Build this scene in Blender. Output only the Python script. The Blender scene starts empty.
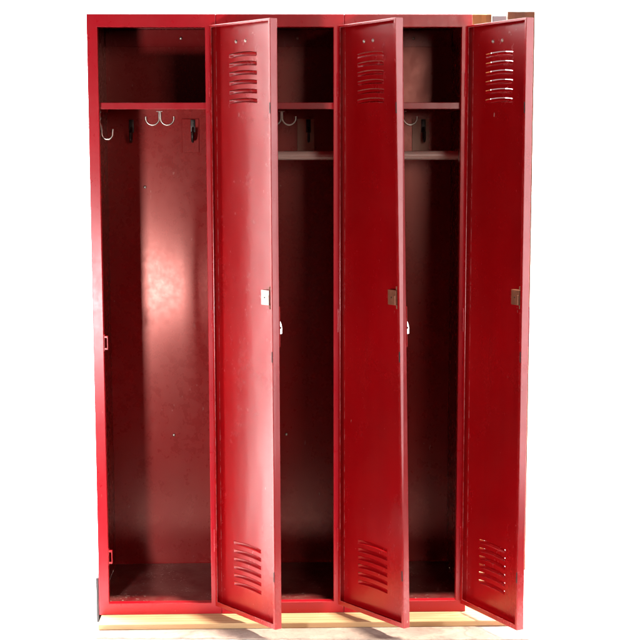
import bpy, bmesh, math, random
from mathutils import Vector, Matrix
random.seed(7)
S = bpy.context.scene
COL = S.collection
PI = math.pi

# ------------------------------------------------------------------ render
S.render.engine = 'CYCLES'
S.view_settings.view_transform = 'Standard'
S.view_settings.look = 'None'
S.view_settings.exposure = 0.0
S.view_settings.gamma = 1.0
S.cycles.use_denoising = True
S.cycles.max_bounces = 10
S.cycles.diffuse_bounces = 5
S.cycles.glossy_bounces = 5
S.cycles.caustics_reflective = False
S.cycles.caustics_refractive = False
S.cycles.sample_clamp_indirect = 6.0

# ------------------------------------------------------------------ node helpers
class NT:
    def __init__(self, name):
        self.m = bpy.data.materials.new(name); self.m.use_nodes = True
        self.t = self.m.node_tree; self.t.nodes.clear()
        self.out = self.n('ShaderNodeOutputMaterial')
        self.b = self.n('ShaderNodeBsdfPrincipled')
        self.t.links.new(self.b.outputs[0], self.out.inputs[0])
        self.tc = self.n('ShaderNodeTexCoord')
    def n(self, k, **kw):
        x = self.t.nodes.new(k)
        for a, v in kw.items(): setattr(x, a, v)
        return x
    def link(self, a, b): self.t.links.new(a, b)
    def mapping(self, scale, coord='Object', loc=(0, 0, 0)):
        m = self.n('ShaderNodeMapping'); m.inputs['Scale'].default_value = scale
        m.inputs['Location'].default_value = loc
        self.link(self.tc.outputs[coord], m.inputs[0]); return m.outputs[0]
    def noise(self, scale, detail=4, rough=.6, vec=None, dist=0):
        x = self.n('ShaderNodeTexNoise'); x.inputs['Scale'].default_value = scale
        x.inputs['Detail'].default_value = detail; x.inputs['Roughness'].default_value = rough
        x.inputs['Distortion'].default_value = dist
        self.link(vec if vec is not None else self.tc.outputs['Object'], x.inputs['Vector']); return x.outputs[0]
    def ramp(self, fac, stops):
        r = self.n('ShaderNodeValToRGB'); e = r.color_ramp.elements
        while len(e) < len(stops): e.new(.5)
        for k, (p, c) in enumerate(stops):
            e[k].position = p; e[k].color = (c, c, c, 1) if not hasattr(c, '__len__') else (*c, 1)
        self.link(fac, r.inputs[0]); return r.outputs[0]
    def mix(self, fac, a, b, mode='MIX'):
        x = self.n('ShaderNodeMix', data_type='RGBA', blend_type=mode)
        for s, v in ((0, fac), (6, a), (7, b)):
            if hasattr(v, 'is_linked') or hasattr(v, 'node'): self.link(v, x.inputs[s])
            elif s == 0: x.inputs[0].default_value = v
            else: x.inputs[s].default_value = (*v, 1)
        return x.outputs[2]
    def math(self, op, a, b=0.0):
        x = self.n('ShaderNodeMath', operation=op)
        for s, v in ((0, a), (1, b)):
            if hasattr(v, 'node'): self.link(v, x.inputs[s])
            else: x.inputs[s].default_value = v
        return x.outputs[0]
    def bump(self, h, strength, dist=.01):
        b = self.n('ShaderNodeBump'); b.inputs['Strength'].default_value = strength
        b.inputs['Distance'].default_value = dist; self.link(h, b.inputs['Height'])
        self.link(b.outputs[0], self.b.inputs['Normal']); return b
    def set(self, **kw):
        for k, v in kw.items():
            s = self.b.inputs[k.replace('_', ' ')]
            if hasattr(v, 'node'): self.link(v, s)
            else: s.default_value = v if not hasattr(v, '__len__') or len(v) == 4 else (*v, 1)

def paint(name, base, dark, rough, dust=0.0, dustcol=(.30, .17, .13), chips=0.0, spec=.5, tint=(1, .8, .82), wave=.22, smearing=.06, edge=0.0, specks=0.0):
    t = NT(name)
    wide = t.noise(2.2, 3, .55)
    fine = t.noise(48, 5, .65)
    c = t.mix(t.ramp(wide, [(.3, 0.0), (.72, 1.0)]), base, dark)
    # vertical runs and rubbed streaks, stretched along z
    streak = t.noise(14, 4, .6, t.mapping((1.6, 1.6, .12)))
    c = t.mix(t.math('MULTIPLY', t.ramp(streak, [(.52, 0.0), (.75, 1.0)]), .25), c, dark)
    if dust:
        dn = t.noise(5.5, 8, .68, dist=.4)
        c = t.mix(t.math('MULTIPLY', t.ramp(dn, [(.38, 0.0), (.75, 1.0)]), dust), c, dustcol)
    # pale scratches and chips
    sc = t.noise(120, 2, .5, t.mapping((1, 1, .35)))
    big = t.noise(7, 3, .5)
    chip = t.math('MULTIPLY', t.ramp(sc, [(.735, 0.0), (.755, 1.0)]), t.ramp(big, [(.52, 0.0), (.62, 1.0)]))
    c = t.mix(t.math('MULTIPLY', chip, chips), c, (.62, .40, .36))
    if specks:
        sp = t.ramp(t.noise(150, 3, .55), [(.63, 0.0), (.66, 1.0)])
        sp = t.math('MULTIPLY', sp, t.ramp(t.noise(11, 3, .6), [(.44, 0.0), (.58, 1.0)]))
        c = t.mix(t.math('MULTIPLY', sp, specks), c, (.55, .42, .36))
    if edge:
        bv = t.n('ShaderNodeBevel', samples=6); bv.inputs['Radius'].default_value = .0022
        ge = t.n('ShaderNodeNewGeometry')
        dt = t.n('ShaderNodeVectorMath', operation='DOT_PRODUCT'); t.link(bv.outputs[0], dt.inputs[0]); t.link(ge.outputs['Normal'], dt.inputs[1])
        ew = t.ramp(dt.outputs['Value'], [(.80, 1.0), (.965, 0.0)])
        worn = t.ramp(t.noise(38, 5, .7), [(.44, 0.0), (.60, 1.0)])
        c = t.mix(t.math('MULTIPLY', t.math('MULTIPLY', ew, worn), edge), c, (.58, .30, .29))
    t.set(Base_Color=c)
    r = t.n('ShaderNodeMapRange'); t.link(fine, r.inputs[0])
    r.inputs[3].default_value = rough - .05; r.inputs[4].default_value = rough + .09
    # hand smears: broad patches where the gloss is dulled
    smear = t.ramp(t.noise(9, 6, .7, t.mapping((1, 1, .5)), dist=.8), [(.46, 0.0), (.70, 1.0)])
    rr = t.math('ADD', r.outputs[0], t.math('MULTIPLY', smear, smearing))
    t.set(Roughness=rr, Specular_IOR_Level=spec, Specular_Tint=tint)
    # slight sheet-metal waviness plus orange-peel
    h = t.math('ADD', t.math('MULTIPLY', t.noise(5, 2, .5, t.mapping((1, 1, .45))), 1.0), t.math('MULTIPLY', t.noise(260, 2, .5), .012))
    t.bump(h, wave, .012)
    return t.m

M = {}
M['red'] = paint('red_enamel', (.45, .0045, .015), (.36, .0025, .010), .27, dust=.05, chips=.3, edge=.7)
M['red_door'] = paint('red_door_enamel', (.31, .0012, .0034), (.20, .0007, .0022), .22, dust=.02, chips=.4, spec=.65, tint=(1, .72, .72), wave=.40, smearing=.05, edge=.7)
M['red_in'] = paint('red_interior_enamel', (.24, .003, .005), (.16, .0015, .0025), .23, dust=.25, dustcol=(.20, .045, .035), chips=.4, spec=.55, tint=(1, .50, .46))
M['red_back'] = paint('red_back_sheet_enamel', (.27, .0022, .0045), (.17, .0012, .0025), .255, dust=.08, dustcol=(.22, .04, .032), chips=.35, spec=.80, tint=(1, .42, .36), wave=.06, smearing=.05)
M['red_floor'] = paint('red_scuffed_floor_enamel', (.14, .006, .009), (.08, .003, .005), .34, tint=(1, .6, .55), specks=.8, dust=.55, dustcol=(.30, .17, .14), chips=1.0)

def metal(name, col, rough, metallic=1.0):
    t = NT(name)
    n = t.noise(60, 4, .6)
    c = t.mix(t.ramp(n, [(.35, 0.0), (.75, 1.0)]), col, tuple(v * .6 for v in col))
    r = t.n('ShaderNodeMapRange'); t.link(n, r.inputs[0]); r.inputs[3].default_value = rough - .06; r.inputs[4].default_value = rough + .15
    t.set(Base_Color=c, Roughness=r.outputs[0], Metallic=metallic)
    return t.m
M['zinc'] = metal('worn_zinc', (.62, .56, .50), .30)
M['chrome'] = metal('chrome', (.82, .81, .79), .16)
M['plate'] = metal('brassy_plate', (.34, .13, .075), .42, .5)
M['rod'] = paint('faded_rod_paint', (.96, .76, .70), (.90, .66, .60), .28, tint=(1, 1, 1), wave=.02)
M['pale'] = paint('dusty_pale_patch', (.58, .36, .28), (.46, .27, .20), .45, dust=.3, tint=(1, .7, .65), wave=.05)
M['dark_steel'] = metal('blackened_steel', (.060, .050, .046), .34, .8)
M['black'] = metal('dark_slot', (.012, .008, .008), .6, 0.0)

def m_pine():
    t = NT('pale_pine')
    w = t.n('ShaderNodeTexWave', wave_type='BANDS', bands_direction='Y')
    w.inputs['Scale'].default_value = 9; w.inputs['Distortion'].default_value = 5; w.inputs['Detail'].default_value = 3
    w.inputs['Detail Scale'].default_value = 1.2
    t.link(t.mapping((.18, 1.6, 1.6)), w.inputs[0])
    c = t.mix(w.outputs[1], (.60, .41, .23), (.50, .31, .15))
    n = t.noise(3.5, 6, .65, t.mapping((.6, 2, 2)))
    c = t.mix(t.math('MULTIPLY', t.ramp(n, [(.45, 0.0), (.75, 1.0)]), .55), c, (.36, .20, .10))
    f = t.noise(90, 3, .6, t.mapping((.08, 1, 1)))
    c = t.mix(t.math('MULTIPLY', t.ramp(f, [(.5, 0.0), (.7, 1.0)]), .3), c, (.30, .16, .07))
    t.set(Base_Color=c, Roughness=.55); t.bump(f, .25, .002); return t.m
M['pine'] = m_pine()

def m_concrete():
    t = NT('worn_concrete')
    n1 = t.noise(4, 8, .7); n2 = t.noise(60, 6, .7); n3 = t.noise(14, 6, .7, dist=.6)
    c = t.mix(t.ramp(n1, [(.3, 0.0), (.7, 1.0)]), (.40, .31, .26), (.27, .20, .17))
    c = t.mix(t.math('MULTIPLY', t.ramp(n3, [(.48, 0.0), (.7, 1.0)]), .7), c, (.52, .41, .33))
    c = t.mix(t.math('MULTIPLY', t.ramp(n2, [(.52, 0.0), (.7, 1.0)]), .5), c, (.17, .12, .10))
    v = t.n('ShaderNodeTexVoronoi', feature='DISTANCE_TO_EDGE'); v.inputs['Scale'].default_value = 1.7
    mv = t.mapping((1, 1, 1)); mm = t.n('ShaderNodeVectorMath', operation='ADD'); t.link(mv, mm.inputs[0])
    nv = t.n('ShaderNodeTexNoise'); nv.inputs['Scale'].default_value = 9; t.link(t.tc.outputs['Object'], nv.inputs['Vector'])
    sv = t.n('ShaderNodeVectorMath', operation='SCALE'); sv.inputs['Scale'].default_value = .16; t.link(nv.outputs[1], sv.inputs[0])
    t.link(sv.outputs[0], mm.inputs[1]); t.link(mm.outputs[0], v.inputs['Vector'])
    crack = t.ramp(v.outputs[0], [(0.0, 1.0), (.012, 0.0)])
    c = t.mix(t.math('MULTIPLY', crack, .28), c, (.10, .07, .06))
    t.set(Base_Color=c, Roughness=.85); t.bump(t.math('ADD', n2, t.math('MULTIPLY', crack, -1.0)), .35, .003); return t.m
M['concrete'] = m_concrete()

def m_osb():
    t = NT('oriented_strand_board')
    v = t.n('ShaderNodeTexVoronoi'); v.inputs['Scale'].default_value = 60; t.link(t.mapping((1, 1, .45)), v.inputs['Vector'])
    c = t.mix(t.ramp(v.outputs[1], [(.1, 0.0), (.8, 1.0)]), (.33, .155, .040), (.16, .062, .013))
    t.set(Base_Color=c, Roughness=.7); t.bump(v.outputs[0], .4, .003); return t.m
M['osb'] = m_osb()

def m_plain(name, a, b, scale, rough):
    t = NT(name); n = t.noise(scale, 5, .65, t.mapping((1, 1, .3)))
    t.set(Base_Color=t.mix(t.ramp(n, [(.3, 0.0), (.7, 1.0)]), a, b), Roughness=rough); t.bump(n, .15, .003); return t.m
M['brown'] = m_plain('dark_stained_wood', (.17, .062, .020), (.085, .028, .010), 30, .6)
M['grey'] = m_plain('pale_grey_board', (.30, .30, .32), (.22, .22, .24), 12, .6)
M['slate'] = m_plain('dark_grey_board', (.07, .065, .07), (.035, .032, .035), 20, .7)
M['white'] = m_plain('white_matt_paper', (.93, .93, .93), (.91, .91, .91), 3, .9)

# ------------------------------------------------------------------ object helpers
def link(name, bm, mat, parent=None, smooth=False, loc=(0, 0, 0), recalc=True):
    if recalc: bmesh.ops.recalc_face_normals(bm, faces=bm.faces)
    me = bpy.data.meshes.new(name); bm.to_mesh(me); bm.free()
    for m in (mat if isinstance(mat, (list, tuple)) else [mat]): me.materials.append(M[m])
    if smooth:
        for p in me.polygons: p.use_smooth = True
        me.set_sharp_from_angle(angle=math.radians(40))
    o = bpy.data.objects.new(name, me); COL.objects.link(o); o.location = loc
    if parent: o.parent = parent
    return o

def copy(o, parent, loc=None):
    c = o.copy(); COL.objects.link(c); c.parent = parent
    if loc is not None: c.location = loc
    return c

def box(bm, x0, x1, y0, y1, z0, z1, bev=0.0, mat=0, seg=2):
    r = bmesh.ops.create_cube(bm, size=1.0)
    vs = r['verts']
    for v in vs:
        v.co = Vector(((x0 + x1) / 2 + v.co.x * (x1 - x0), (y0 + y1) / 2 + v.co.y * (y1 - y0), (z0 + z1) / 2 + v.co.z * (z1 - z0)))
    fs = {f for v in vs for f in v.link_faces}
    for f in fs: f.material_index = mat
    if bev:
        es = {e for v in vs for e in v.link_edges}
        bmesh.ops.bevel(bm, geom=list(es), offset=bev, segments=seg, profile=.5, affect='EDGES')

def tube(bm, pts, r, seg=12, cap=True, radii=None):
    pts = [Vector(p) for p in pts]; rings = []
    up = None
    for i, p in enumerate(pts):
        d = (pts[min(i + 1, len(pts) - 1)] - pts[max(i - 1, 0)]).normalized()
        if up is None:
            up = d.orthogonal().normalized()
        up = (up - d * up.dot(d)).normalized(); s = d.cross(up)
        rr = radii[i] if radii else r
        rings.append([bm.verts.new(p + (up * math.cos(2 * PI * k / seg) + s * math.sin(2 * PI * k / seg)) * rr) for k in range(seg)])
    for a, b in zip(rings, rings[1:]):
        for k in range(seg): bm.faces.new((a[k], a[(k + 1) % seg], b[(k + 1) % seg], b[k]))
    if cap: bm.faces.new(rings[0][::-1]); bm.faces.new(rings[-1])

def arc(c, r, a0, a1, n, ax, ay):
    return [Vector(c) + Vector(ax) * r * math.cos(a0 + (a1 - a0) * k / n) + Vector(ay) * r * math.sin(a0 + (a1 - a0) * k / n) for k in range(n + 1)]

def loft_rect(bm, rings, close=None):
    """rings: list of (x0,x1,z0,z1,y); consecutive rings joined by mitred quads"""
    R = [[bm.verts.new(c) for c in ((x0, y, z0), (x1, y, z0), (x1, y, z1), (x0, y, z1))] for x0, x1, z0, z1, y in rings]
    for a, b in zip(R, R[1:]):
        for k in range(4): bm.faces.new((a[k], a[(k + 1) % 4], b[(k + 1) % 4], b[k]))
    return R

def tag(o, label=None, cat=None, group=None, kind=None):
    for k, v in (('label', label), ('category', cat), ('group', group), ('kind', kind)):
        if v: o[k] = v
    return o

# ------------------------------------------------------------------ dimensions (metres, locker front at y = 0, base at z = 0)
P, H = .305, 1.4645         # bay pitch, height
U, TT, B, D = .0254, .0304, .0285, .407   # stile, top rail, bottom rail, depth
OZ1 = H - TT                # opening top

locker = bpy.data.objects.new('metal_locker', None); COL.objects.link(locker)
tag(locker, 'red metal locker of three tall bays with all three louvred doors swung open', 'locker')

# ---- shell, bay by bay (each bay has its own pressed frame, so the joints show)
def frame_bm():
    bm = bmesh.new(); e = .0012; g = .0004
    o = (g, P - g, 0, H); i = (U, P - U, B, OZ1)
    def R(r, k, y): return (r[0] + k, r[1] - k, r[2] + k, r[3] - k, y)
    loft_rect(bm, [R(o, .0012, .022), R(o, 0, .022), R(o, 0, e), R(o, e * .35, e * .35), R(o, e, 0), R(i, -e, 0), R(i, -e * .35, e * .35), R(i, 0, e), R(i, 0, .022), R(i, -.0012, .022)])
    return bm
fr = link('face_frame', frame_bm(), 'red', locker)
for k in (1, 2): copy(fr, locker, (k * P, 0, 0))

def panel(name, x0, x1, y0, y1, z0, z1, mat, bev=0.0006):
    bm = bmesh.new(); box(bm, x0, x1, y0, y1, z0, z1, bev, seg=1); return link(name, bm, mat, locker)
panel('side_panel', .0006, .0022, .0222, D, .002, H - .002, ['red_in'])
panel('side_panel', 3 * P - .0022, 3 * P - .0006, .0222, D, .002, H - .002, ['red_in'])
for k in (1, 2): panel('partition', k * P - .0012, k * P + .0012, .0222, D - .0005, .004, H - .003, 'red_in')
for k in range(3):
    x0, x1 = k * P + .0024, (k + 1) * P - .0024
    bx0, bx1 = k * P + .0009, (k + 1) * P - .0009
    # back sheet with a folded vertical rib at each side and a bow added to steer the low key highlight
    bm = bmesh.new()
    nx, nz = 48, 90
    # bowed cross-section: a long even slope from the left, a short fall on the right
    sl = [max(0, min(1, (i / nx - .03) / .12, (.72 - i / nx) / .10)) - 2.6 * max(0, min(1, (i / nx - .72) / .06, (.985 - i / nx) / .04)) for i in range(nx + 1)]
    bow = [sum(sl[:i]) / max(sum(sl[:q]) for q in range(nx + 1)) for i in range(nx + 1)]
    V = [[bm.verts.new((bx0 + (bx1 - bx0) * i / nx,
                        D - .002 - (.0088, .004, .003)[k] * bow[i] * math.exp(-((H * j / nz - .77) / .25) ** 2),
                        .0035 + (H - .006) * j / nz)) for i in range(nx + 1)] for j in range(nz + 1)]
    for j in range(nz):
        for i in range(nx): bm.faces.new((V[j][i], V[j][i + 1], V[j + 1][i + 1], V[j + 1][i]))
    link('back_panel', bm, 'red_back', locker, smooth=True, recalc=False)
    # floor pan
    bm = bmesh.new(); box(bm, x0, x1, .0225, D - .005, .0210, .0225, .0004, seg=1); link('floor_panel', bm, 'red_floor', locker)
    bm = bmesh.new(); box(bm, x0, x1, .0225, D - .005, H - .006, H - .0045, .0004, seg=1)
    # turned-down fold at the back of the ceiling
    box(bm, x0 + .001, x1 - .001, D - .0095, D - .0078, H - .050, H - .0065, .0004, seg=1)
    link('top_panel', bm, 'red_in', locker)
# outer top sheet
panel('roof_sheet', .0008, 3 * P - .0008, .0222, D + .001, H - .0028, H - .0008, 'red')

# ---- shelf with folded front lip, side flanges
def shelf_bm():
    bm = bmesh.new(); zt = 1.2585
    box(bm, .004, P - .012, .0105, D - .008, zt - .0016, zt, .0004, seg=1)
    box(bm, .0045, P - .0125, .0095, .0113, zt - .0155, zt - .0004, .0007)
    box(bm, .0046, P - .0126, .0115, .0225, zt - .0156, zt - .0142, .0004, seg=1)
    box(bm, .0040, .0054, .024, D - .012, zt - .0150, zt - .0018, .0003, seg=1)
    box(bm, P - .0136, P - .0122, .024, D - .012, zt - .0150, zt - .0018, .0003, seg=1)
    return bm
sh = link('shelf', shelf_bm(), 'red', locker, loc=(0, .012, 0))
for k in (1, 2): copy(sh, locker, (k * P, .012, 0))

# ---- coat rods (second and third bay)
def rod_bm():
    bm = bmesh.new(); tube(bm, [(.0075, .2, 1.132), (P - .0075, .2, 1.132)], .0112, 24)
    return bm
def socket_bm(x0, x1):
    bm = bmesh.new(); tube(bm, [(x0, .2, 1.132), (x1, .2, 1.132)], .0165, 24); return bm
rod = link('coat_rod', rod_bm(), 'rod', locker, smooth=True, loc=(P, 0, 0))
sockets = [link('rod_socket', socket_bm(.0014, .0074), 'zinc', rod, smooth=True), link('rod_socket', socket_bm(P - .0074, P - .0026), 'zinc', rod, smooth=True)]
r2 = copy(rod, locker, (2 * P, 0, 0))
for s in sockets: copy(s, r2)

# ---- coat hooks: a double ceiling hook under each shelf, wall hooks on the back, one at the left front
def double_hook_bm():
    bm = bmesh.new()
    c = Vector((.1565, .19, 1.243))
    box(bm, c.x - .008, c.x + .008, c.y - .012, c.y + .012, 1.2405, 1.2425, .0006, seg=1)
    for s in (-1, 1):
        pts = [c + Vector((s * .0015, 0, -.002)), c + Vector((s * .0018, 0, -.014))]
        pts += arc(c + Vector((s * .0185, 0, -.018)), .0168, PI if s > 0 else 0, 2 * PI + .25 if s > 0 else -PI - .25, 14, (1, 0, 0), (0, 0, 1))
        tube(bm, pts, .0024, 10, radii=[.0028] * 2 + [.0024] * 12 + [.0026, .003, .0032])
    return bm
def back_hook_bm(x):
    bm = bmesh.new(); y = D - .0048
    box(bm, x - .006, x + .006, y - .0048, y - .0002, 1.192, 1.226, .0007)
    pts = [(x, y - .003, 1.205), (x, y - .009, 1.196), (x, y - .012, 1.186)]
    pts += arc((x, y - .026, 1.182), .014, 0, -PI * .98, 12, (0, 1, 0), (0, 0, 1))
    pts += [Vector((x, y - .041, 1.188)), Vector((x, y - .044, 1.193))]
    tube(bm, pts, .0034, 10)
    for z in (1.219, 1.211): tube(bm, [(x, y - .0046, z), (x, y - .0064, z)], .0026, 10)
    return bm
def side_hook_bm():
    bm = bmesh.new(); x = .0190; y = .050
    box(bm, x, x + .0046, y - .007, y + .007, 1.194, 1.2415, .0007, mat=1)
    box(bm, x - .0165, x + .001, y - .006, y + .006, 1.222, 1.238, .0007, mat=1)
    pts = [(x + .002, y, 1.212), (x + .006, y - .001, 1.203), (x + .0075, y - .002, 1.192)]
    pts += arc((x + .0205, y - .003, 1.185), .0132, PI, 2 * PI + .15, 14, (1, 0, 0), (0, 0, 1))
    pts += [Vector((x + .0345, y - .003, 1.196))]
    tube(bm, pts, .0024, 10)
    for z in (1.238, 1.222): tube(bm, [(x + .003, y - .005, z), (x + .0068, y - .005, z)], .0030, 10)
    return bm
dh = link('double_hook', double_hook_bm(), 'zinc', locker, smooth=True)
bh1 = link('wall_hook', back_hook_bm(.067), 'dark_steel', locker, smooth=True)
bh2 = link('wall_hook', back_hook_bm(.2285), 'dark_steel', locker, smooth=True)
sd = link('wall_hook', side_hook_bm(), ['zinc', 'red'], locker, smooth=True)
for k in (1, 2):
    for h in (dh, bh1, bh2, sd): copy(h, locker, (k * P, 0, 0))

def hook_plate_bm():
    bm = bmesh.new(); box(bm, .199, .244, D - .0062, D - .0022, 1.140, 1.228, .0008); return bm
link('hook_plate', hook_plate_bm(), 'red_back', locker)  # first bay's plate takes a darker red, its shadow put into the colour
for k in (1, 2):
    bmh = hook_plate_bm()
    for v in bmh.verts: v.co.x += k * P
    o = link('hook_plate', bmh, 'pale', locker); o['label'] = 'pale dusty backing plate'

# ---- latch strikes on the left stile of each bay
def strike_bm():
    bm = bmesh.new()
    x = U - .0004
    box(bm, x, x + .0018, .004, .018, -.020, .020, .0005, seg=1)
    for z in (-.0165, .0125): box(bm, x + .0016, x + .0095, .006, .016, z, z + .004, .0006, seg=1)
    box(bm, x + .0078, x + .0098, .0055, .0165, -.0165, .0165, .0006, seg=1)
    return bm
st = link('latch_strike', strike_bm(), 'red', locker, loc=(0, 0, .681))
for k in range(3):
    for z in (.1455, .681):
        if (k, z) != (0, .681): copy(st, locker, (k * P, 0, z))

# ---- bolts that hold the sheets together
def bolt_bm():
    bm = bmesh.new()
    tube(bm, [(0, .0004, 0), (0, -.001, 0), (0, -.0022, 0)], 0, 10, radii=[.0042, .0038, .0018]); return bm
bolts = [(.0992, 1.0495), (.1664, .380), (.20, 1.436)]
b0 = None
for k in range(3):
    for x, z in bolts:
        loc = (k * P + x, D - .0035 - (.007 if z > 1.42 else 0), z)
        if b0 is None: b0 = link('bolt', bolt_bm(), 'zinc', locker, smooth=True, loc=loc)
        else: copy(b0, locker, loc)

# ------------------------------------------------------------------ doors
W, T, ZB, ZT = .251, .0199, .0245, 1.437
ANG = [(.96073, .94178), (1.08043, .94923), (1.13875, 1.13662)]     # open angle at the top and bottom edge (one leaf is twisted)
LH, LF, LV = .0085, .007, .012       # return lips: hinge side, free side, top / bottom
SK = T - .0012                      # inner surface of the skin

def louvre_columns():
    L0, L1 = .057, .171
    return L0, L1
def door_bm():
    bm = bmesh.new(); e = .0013
    o = (0, W, ZB, ZT)
    def R(k, y): return (o[0] + k, o[1] - k, o[2] + k, o[3] - k, y)
    lip = (LH, W - LF, ZB + LV, ZT - .0055)
    inn = (.0014, W - .0014, ZB + .0014, ZT - .0014)
    loft_rect(bm, [(*inn, SK), (*inn, .0013), (*lip, .0013), (*lip, .0004), (lip[0] - .0004, lip[1] + .0004, lip[2] - .0004, lip[3] + .0004, 0),
                   R(e, 0), R(e * .3, e * .3), R(0, e), R(0, T - e), R(e * .3, T - e * .3), R(e, T)])
    # the pressed skin with two banks of open louvres, built column by column
    L0, L1 = louvre_columns(); N = 16
    xs = [inn[0], .03, L0 - .0015, L0] + [L0 + (L1 - L0) * k / N for k in range(1, N)] + [L1, L1 + .0015, .21, inn[1]]
    banks = [(.199 - .0203 * k) for k in range(6)][::-1], [(1.3675 - .0211 * k) for k in range(6)][::-1]
    zcs = banks[0] + banks[1]
    def u_of(x): return max(0, min(1, (x - L0) / (L1 - L0)))
    def arch(x): u = u_of(x); return .0034 * (1 - (2 * u - 1) ** 2)
    HGT = .0098
    def prof(x):
        u = u_of(x)
        f = min(1, math.sin(PI * u) ** .4 * 1.02) if 0 < u < 1 else 0
        return f
    zmid = [ZB + .0014, .06] + [None] + [.30, .5, .7, .9, 1.1, 1.22] + [None] + [1.40, ZT - .0014]
    cols = []
    for x in xs:
        seq = []        # list of (z, y, tag)
        inside = L0 <= x <= L1 + 1e-9
        def addbank(bank):
            for zc in bank:
                a = arch(x); f = prof(x)
                zj = zc - HGT + .75 * a; zt = zc + a
                seq.append((zj, SK, 'p'))
                for q, dd in ((.06, .62), (.22, .95), (.48, 1.0), (.70, .84), (.86, .56)):
                    seq.append((zj + (zt - zj) * q, SK + .0082 * f * dd, 'h'))
                seq.append((zt, SK, 'c'))
        for z in zmid[:2]: seq.append((z, SK, 'p'))
        addbank(banks[0])
        for z in zmid[3:9]: seq.append((z, SK, 'p'))
        addbank(banks[1])
        for z in zmid[10:]: seq.append((z, SK, 'p'))
        cols.append((x, [(bm.verts.new((x, y, z)), t) for z, y, t in seq]))
    for (xa, a), (xb, b) in zip(cols, cols[1:]):
        lou = xa >= L0 - 1e-9 and xb <= L1 + 1e-9
        for j in range(len(a) - 1):
            if lou and a[j + 1][1] == 'c': continue          # the open mouth of the louvre
            try:
                nf = bm.faces.new((a[j][0], b[j][0], b[j + 1][0], a[j + 1][0])); nf.smooth = lou and a[j + 1][1] == 'h'
            except ValueError: pass
    return bm

def handle_bm():
    # pressed escutcheon with a domed lift-up lever standing off the outside of the leaf
    bm = bmesh.new()
    box(bm, W - .048, W - .0006, T + .0004, T + .0030, -.047, .047, .0012)
    return bm
def lever_bm():
    bm = bmesh.new()
    prof = [(.0028, -.019), (.0195, -.018), (.0200, -.006), (.0180, .004), (.0130, .013), (.0080, .0185), (.0028, .020)]
    xs = (W - .038, W - .036, W - .0165, W - .0145)
    rows = [[bm.verts.new((x, T + (y if 0 < i < 3 else .0028 + (y - .0028) * .88), z)) for y, z in prof] for i, x in enumerate(xs)]
    for a, b in zip(rows, rows[1:]):
        for k in range(len(prof) - 1): bm.faces.new((a[k], a[k + 1], b[k + 1], b[k]))
    bm.faces.new(rows[0]); bm.faces.new(rows[-1][::-1])
    return bm
def keyhole_bm():
    bm = bmesh.new(); tube(bm, [(W - .0144, T + .0130, -.004), (W - .0138, T + .0130, -.004)], .0026, 10); return bm
def screw_bm():
    bm = bmesh.new(); tube(bm, [(.2120, SK - .0124, 0), (.2120, SK - .0132, 0)], .0018, 8); return bm
def latch_bm():
    bm = bmesh.new()
    box(bm, .197, .2300, SK - .0125, SK - .0004, -.0175, .0175, .0012)
    box(bm, .2230, .2290, SK - .0150, SK - .0120, -.0165, .006, .0006, seg=1)
    return bm
def rod_stub_bm(s):
    bm = bmesh.new()
    tube(bm, [(.2260, SK - .007, s * .0178), (.2260, SK - .007, s * .026)], .0022, 8)
    return bm
def rivet_bm():
    bm = bmesh.new(); tube(bm, [(0, .0006, 0), (0, -.0010, 0), (0, -.0024, 0), (0, -.0030, 0)], 0, 12, radii=[.0042, .0042, .0030, .0012]); return bm
def slot_bm():
    bm = bmesh.new(); box(bm, W - .0046, W - .0008, -.0003, .006, -.0125, .0125, .0003, seg=1)
    return bm
def hinge_bm():
    bm = bmesh.new()
    tube(bm, [(-.0042, .0045, -.028), (-.0042, .0045, -.0097)], .0040, 10)
    tube(bm, [(-.0042, .0045, -.0092), (-.0042, .0045, .0092)], .0040, 10)
    tube(bm, [(-.0042, .0045, .0097), (-.0042, .0045, .028)], .0040, 10)
    box(bm, -.0042, .0003, .0046, .0062, -.027, .027, .0003, seg=1)
    return bm

def twist(bm, a_top, a_bot, a_mid, z0=0.0):
    for v in bm.verts:
        z = v.co.z + z0
        a = a_bot + (a_top - a_bot) * (z - ZB) / (ZT - ZB) - a_mid
        c, s = math.cos(-a), math.sin(-a)
        v.co.x, v.co.y = c * v.co.x - s * v.co.y, s * v.co.x + c * v.co.y

HX, HY = .28975, -.0130
for k, (at, ab) in enumerate(ANG):
    am = (at + ab) / 2
    def add(name, bm, mat, parent, z=0.0, x=0.0, y=0.0, smooth=False, recalc=True):
        for v in bm.verts: v.co.x += x; v.co.y += y
        twist(bm, at, ab, am, z)
        return link(name, bm, mat, parent, smooth, (0, 0, z), recalc)
    door = add('door', door_bm(), 'red_door', locker, recalc=False)
    door.location = (k * P + HX, HY, 0); door.rotation_euler.z = -am
    h = add('handle', handle_bm(), 'red_door', door, .742)
    if k < 2:                       # the third leaf shows no lever in the photograph
        lev = add('lever', lever_bm(), 'chrome', door, .742, smooth=True)
        add('keyhole', keyhole_bm(), 'black', door, .742)
    lp = add('latch_plate', latch_bm(), 'zinc' if k == 0 else 'plate', door, .808)  # first leaf's plate gets paler metal, its lit shine put into the colour
    add('screw', screw_bm(), 'black', door, .808)
    for s in (-1, 1): add('latch_rod', rod_stub_bm(s), 'plate', door, .808, smooth=True)
    for x in (.087, .126): add('rivet', rivet_bm(), 'zinc', door, 1.395, x, SK, smooth=True)
    for z in (1.239, .673, .152): add('latch_slot', slot_bm(), 'black', door, z)
    for z in (1.30, .735, .19): add('hinge', hinge_bm(), 'red', door, z, smooth=True)

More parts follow.
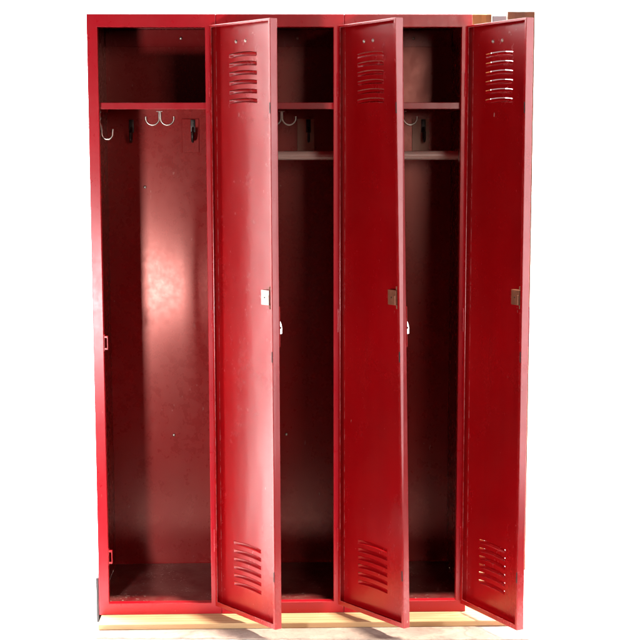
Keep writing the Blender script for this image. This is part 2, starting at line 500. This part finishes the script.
# ------------------------------------------------------------------ board under the locker and the floor
def plank_bm():
    bm = bmesh.new()
    box(bm, .0055, 1.036, -.078, D + .03, -.0146, -.0006, .0016); return bm
pl = link('wooden_board', plank_bm(), 'pine', None)
tag(pl, 'pale pine board laid flat on the concrete under the red locker', 'board')

bm = bmesh.new()
nx, ny = 60, 16
X0, X1, Y0, Y1 = .0075, 1.046, -.133, .62
V = [[bm.verts.new((X0 + (X1 - X0) * i / nx + (random.uniform(-.0015, .0015) if i in (0, nx) else 0), Y0 + (Y1 - Y0) * j / ny - .052 * i / nx * (1 - j / ny) + (random.uniform(-.003, .003) if j == 0 else 0), -.0152)) for i in range(nx + 1)] for j in range(ny + 1)]
for j in range(ny):
    for i in range(nx): bm.faces.new((V[j][i], V[j][i + 1], V[j + 1][i + 1], V[j + 1][i]))
r = bmesh.ops.extrude_face_region(bm, geom=list(bm.faces))
for v in [g for g in r['geom'] if isinstance(g, bmesh.types.BMVert)]: v.co.z -= .004
cs = link('concrete_floor', bm, 'concrete'); tag(cs, kind='structure')

# white seamless sweep: floor, cove and wall in one sheet, wrapping round both sides
bm = bmesh.new()
plan = []
for a in range(0, 25):      # a U in plan: left wing, back, right wing
    t = a / 24
    ang = PI - PI * t
    ex = 2.6
    cx, sx_ = math.cos(ang), math.sin(ang)
    plan.append(Vector((.46 + 2.3 * math.copysign(abs(cx) ** (2 / ex), cx), -.35 + 2.0 * abs(sx_) ** (2 / ex), 0)))
plan = [Vector((-1.84, -1.1, 0))] + plan + [Vector((2.76, -1.1, 0))]
ctr = Vector((.46, -.3, 0))
rows = []
prof = [(.55, -.0200), (.80, -.0200), (.90, -.0190)] + [(.90 + .10 * math.sin(q * PI / 12), -.0190 + .24 * (1 - math.cos(q * PI / 12))) for q in range(1, 7)] + [(1.0, .7), (1.0, 1.5), (1.0, 2.6)]
for f, z in prof: rows.append([bm.verts.new((ctr.x + (p.x - ctr.x) * f, (ctr.y + (p.y - ctr.y) * f), z)) for p in plan])
for a, b in zip(rows, rows[1:]):
    for i in range(len(plan) - 1): bm.faces.new((a[i], a[i + 1], b[i + 1], b[i]))
cen = [bm.verts.new((p.x * .0 + ctr.x + (p.x - ctr.x) * .2, ctr.y + (p.y - ctr.y) * .2, -.02)) for p in plan]
for i in range(len(plan) - 1): bm.faces.new((cen[i], cen[i + 1], rows[0][i + 1], rows[0][i]))
bm.faces.new(cen)
for py, low in ((-.30, False), (-.42, True)):      # the floor runs a little farther forward than the side walls
    fs = [f for f in bm.faces if (max(v.co.z for v in f.verts) < -.0185) == low]
    gs = list({v for f in fs for v in f.verts}) + list({e for f in fs for e in f.edges}) + fs
    bmesh.ops.bisect_plane(bm, geom=gs, plane_co=(0, py, 0), plane_no=(0, -1, 0), clear_outer=True)
bd = link('backdrop', bm, 'white', smooth=True); tag(bd, kind='structure')

# ------------------------------------------------------------------ boards standing behind the right end of the locker
def board(name, x0, x1, y0, y1, z1, mat, label, cat='board', bev=.002):
    bm = bmesh.new(); box(bm, x0, x1, y0, y1, -.0190, z1, bev); o = link(name, bm, mat); tag(o, label, cat); return o
board('strand_board', .945, 1.0235, .450, .462, 1.5035, 'osb', 'orange strand board showing above the third door just right of the locker top')
board('grey_panel', 1.026, 1.0635, .452, .466, 1.500, 'grey', 'pale grey panel edge between the strand board and the dark brown post', 'panel')
bm = bmesh.new()
prof = [(1.0985, -.0190), (1.1395, -.0190), (1.1395, 1.510), (1.0667, 1.510), (1.0667, 1.442), (1.0985, 1.442)]
f_ = bm.faces.new([bm.verts.new((x, .452, z)) for x, z in prof])
r = bmesh.ops.extrude_face_region(bm, geom=[f_])
for g in r['geom']:
    if isinstance(g, bmesh.types.BMVert): g.co.y += .038
o = link('brown_post', bm, 'brown'); tag(o, 'dark brown wooden post rising behind the free edge of the third door', 'post')
bm = bmesh.new(); box(bm, -.0066, -.0006, .004, .30, -.0190, .093, .001)
o = link('dark_board', bm, 'slate'); tag(o, 'low dark grey board edge against the lower left corner of the locker', 'board')

# ------------------------------------------------------------------ camera
cx, cy, cz, pit, yaw, rol, f, sx, sy = .43585, -3.76212, 1.13992, .14047, .02953, -.00154, 1554.13991, -1.68209, 52.09255
Rt = Vector((math.cos(yaw), -math.sin(yaw), 0)); Fh = Vector((math.sin(yaw), math.cos(yaw), 0)); Z = Vector((0, 0, 1))
Fw = Fh * math.cos(pit) - Z * math.sin(pit); Up = Fh * math.sin(pit) + Z * math.cos(pit)
r_ = Rt * math.cos(rol) + Up * math.sin(rol); u_ = Up * math.cos(rol) - Rt * math.sin(rol)
cam = bpy.data.cameras.new('camera'); co = bpy.data.objects.new('camera', cam); COL.objects.link(co)
m = Matrix((( r_.x, u_.x, -Fw.x, cx), (r_.y, u_.y, -Fw.y, cy), (r_.z, u_.z, -Fw.z, cz), (0, 0, 0, 1)))
co.matrix_world = m
cam.sensor_width = 36; cam.lens = f / 640 * 36; cam.shift_x = -sx / 640; cam.shift_y = sy / 640
cam.clip_start = .05; cam.clip_end = 100
S.camera = co

# ------------------------------------------------------------------ light
w = bpy.data.worlds.new('World'); S.world = w; w.use_nodes = True
bg = w.node_tree.nodes['Background']; bg.inputs[0].default_value = (1, .98, .96, 1); bg.inputs[1].default_value = .03

def area(name, loc, target, size, power, col=(1, 1, 1), sy=None, spread=180):
    l = bpy.data.lights.new(name, 'AREA'); l.energy = power; l.color = col
    l.shape = 'RECTANGLE' if sy else 'SQUARE'; l.size = size
    if sy: l.size_y = sy
    l.spread = math.radians(spread)
    o = bpy.data.objects.new(name, l); COL.objects.link(o); o.location = loc
    o.rotation_euler = (Vector(target) - Vector(loc)).to_track_quat('-Z', 'Y').to_euler()
    return o
# backdrop lights, above and behind the locker
area('backdrop_light', (-1.05, .62, 2.9), (-1.15, 1.3, 1.15), 1.3, 400, sy=.5, spread=120)
area('backdrop_light', (2.0, .62, 2.9), (2.05, 1.3, .5), 1.3, 270, sy=.5, spread=120)
area('backdrop_light', (.45, .95, 2.9), (.45, 1.6, .4), 1.6, 150, sy=.4, spread=120)
# low key light in front, a little left of the locker
area('low_key', (-.250, -1.55, .63), (.16, .3, .66), .10, 26, (1, .96, .95), sy=.16)
# soft light from the front right
area('front_soft', (1.40, -3.7, 1.60), (.6, 0, .95), .55, 25, (1, .86, .75), sy=.8)
# tall soft light on the right that rims the free edges of the doors
area('right_rim', (2.35, -1.05, .95), (.7, -.2, .8), .5, 30, (1, .95, .97), sy=1.9)
# strong light from overhead on the board and floor, raking along the open doors
area('overhead', (.55 + .58 * .5, -.81 * .5, 9.0), (.5, -.05, 0), .22, 105, (1, .90, .76), spread=40)
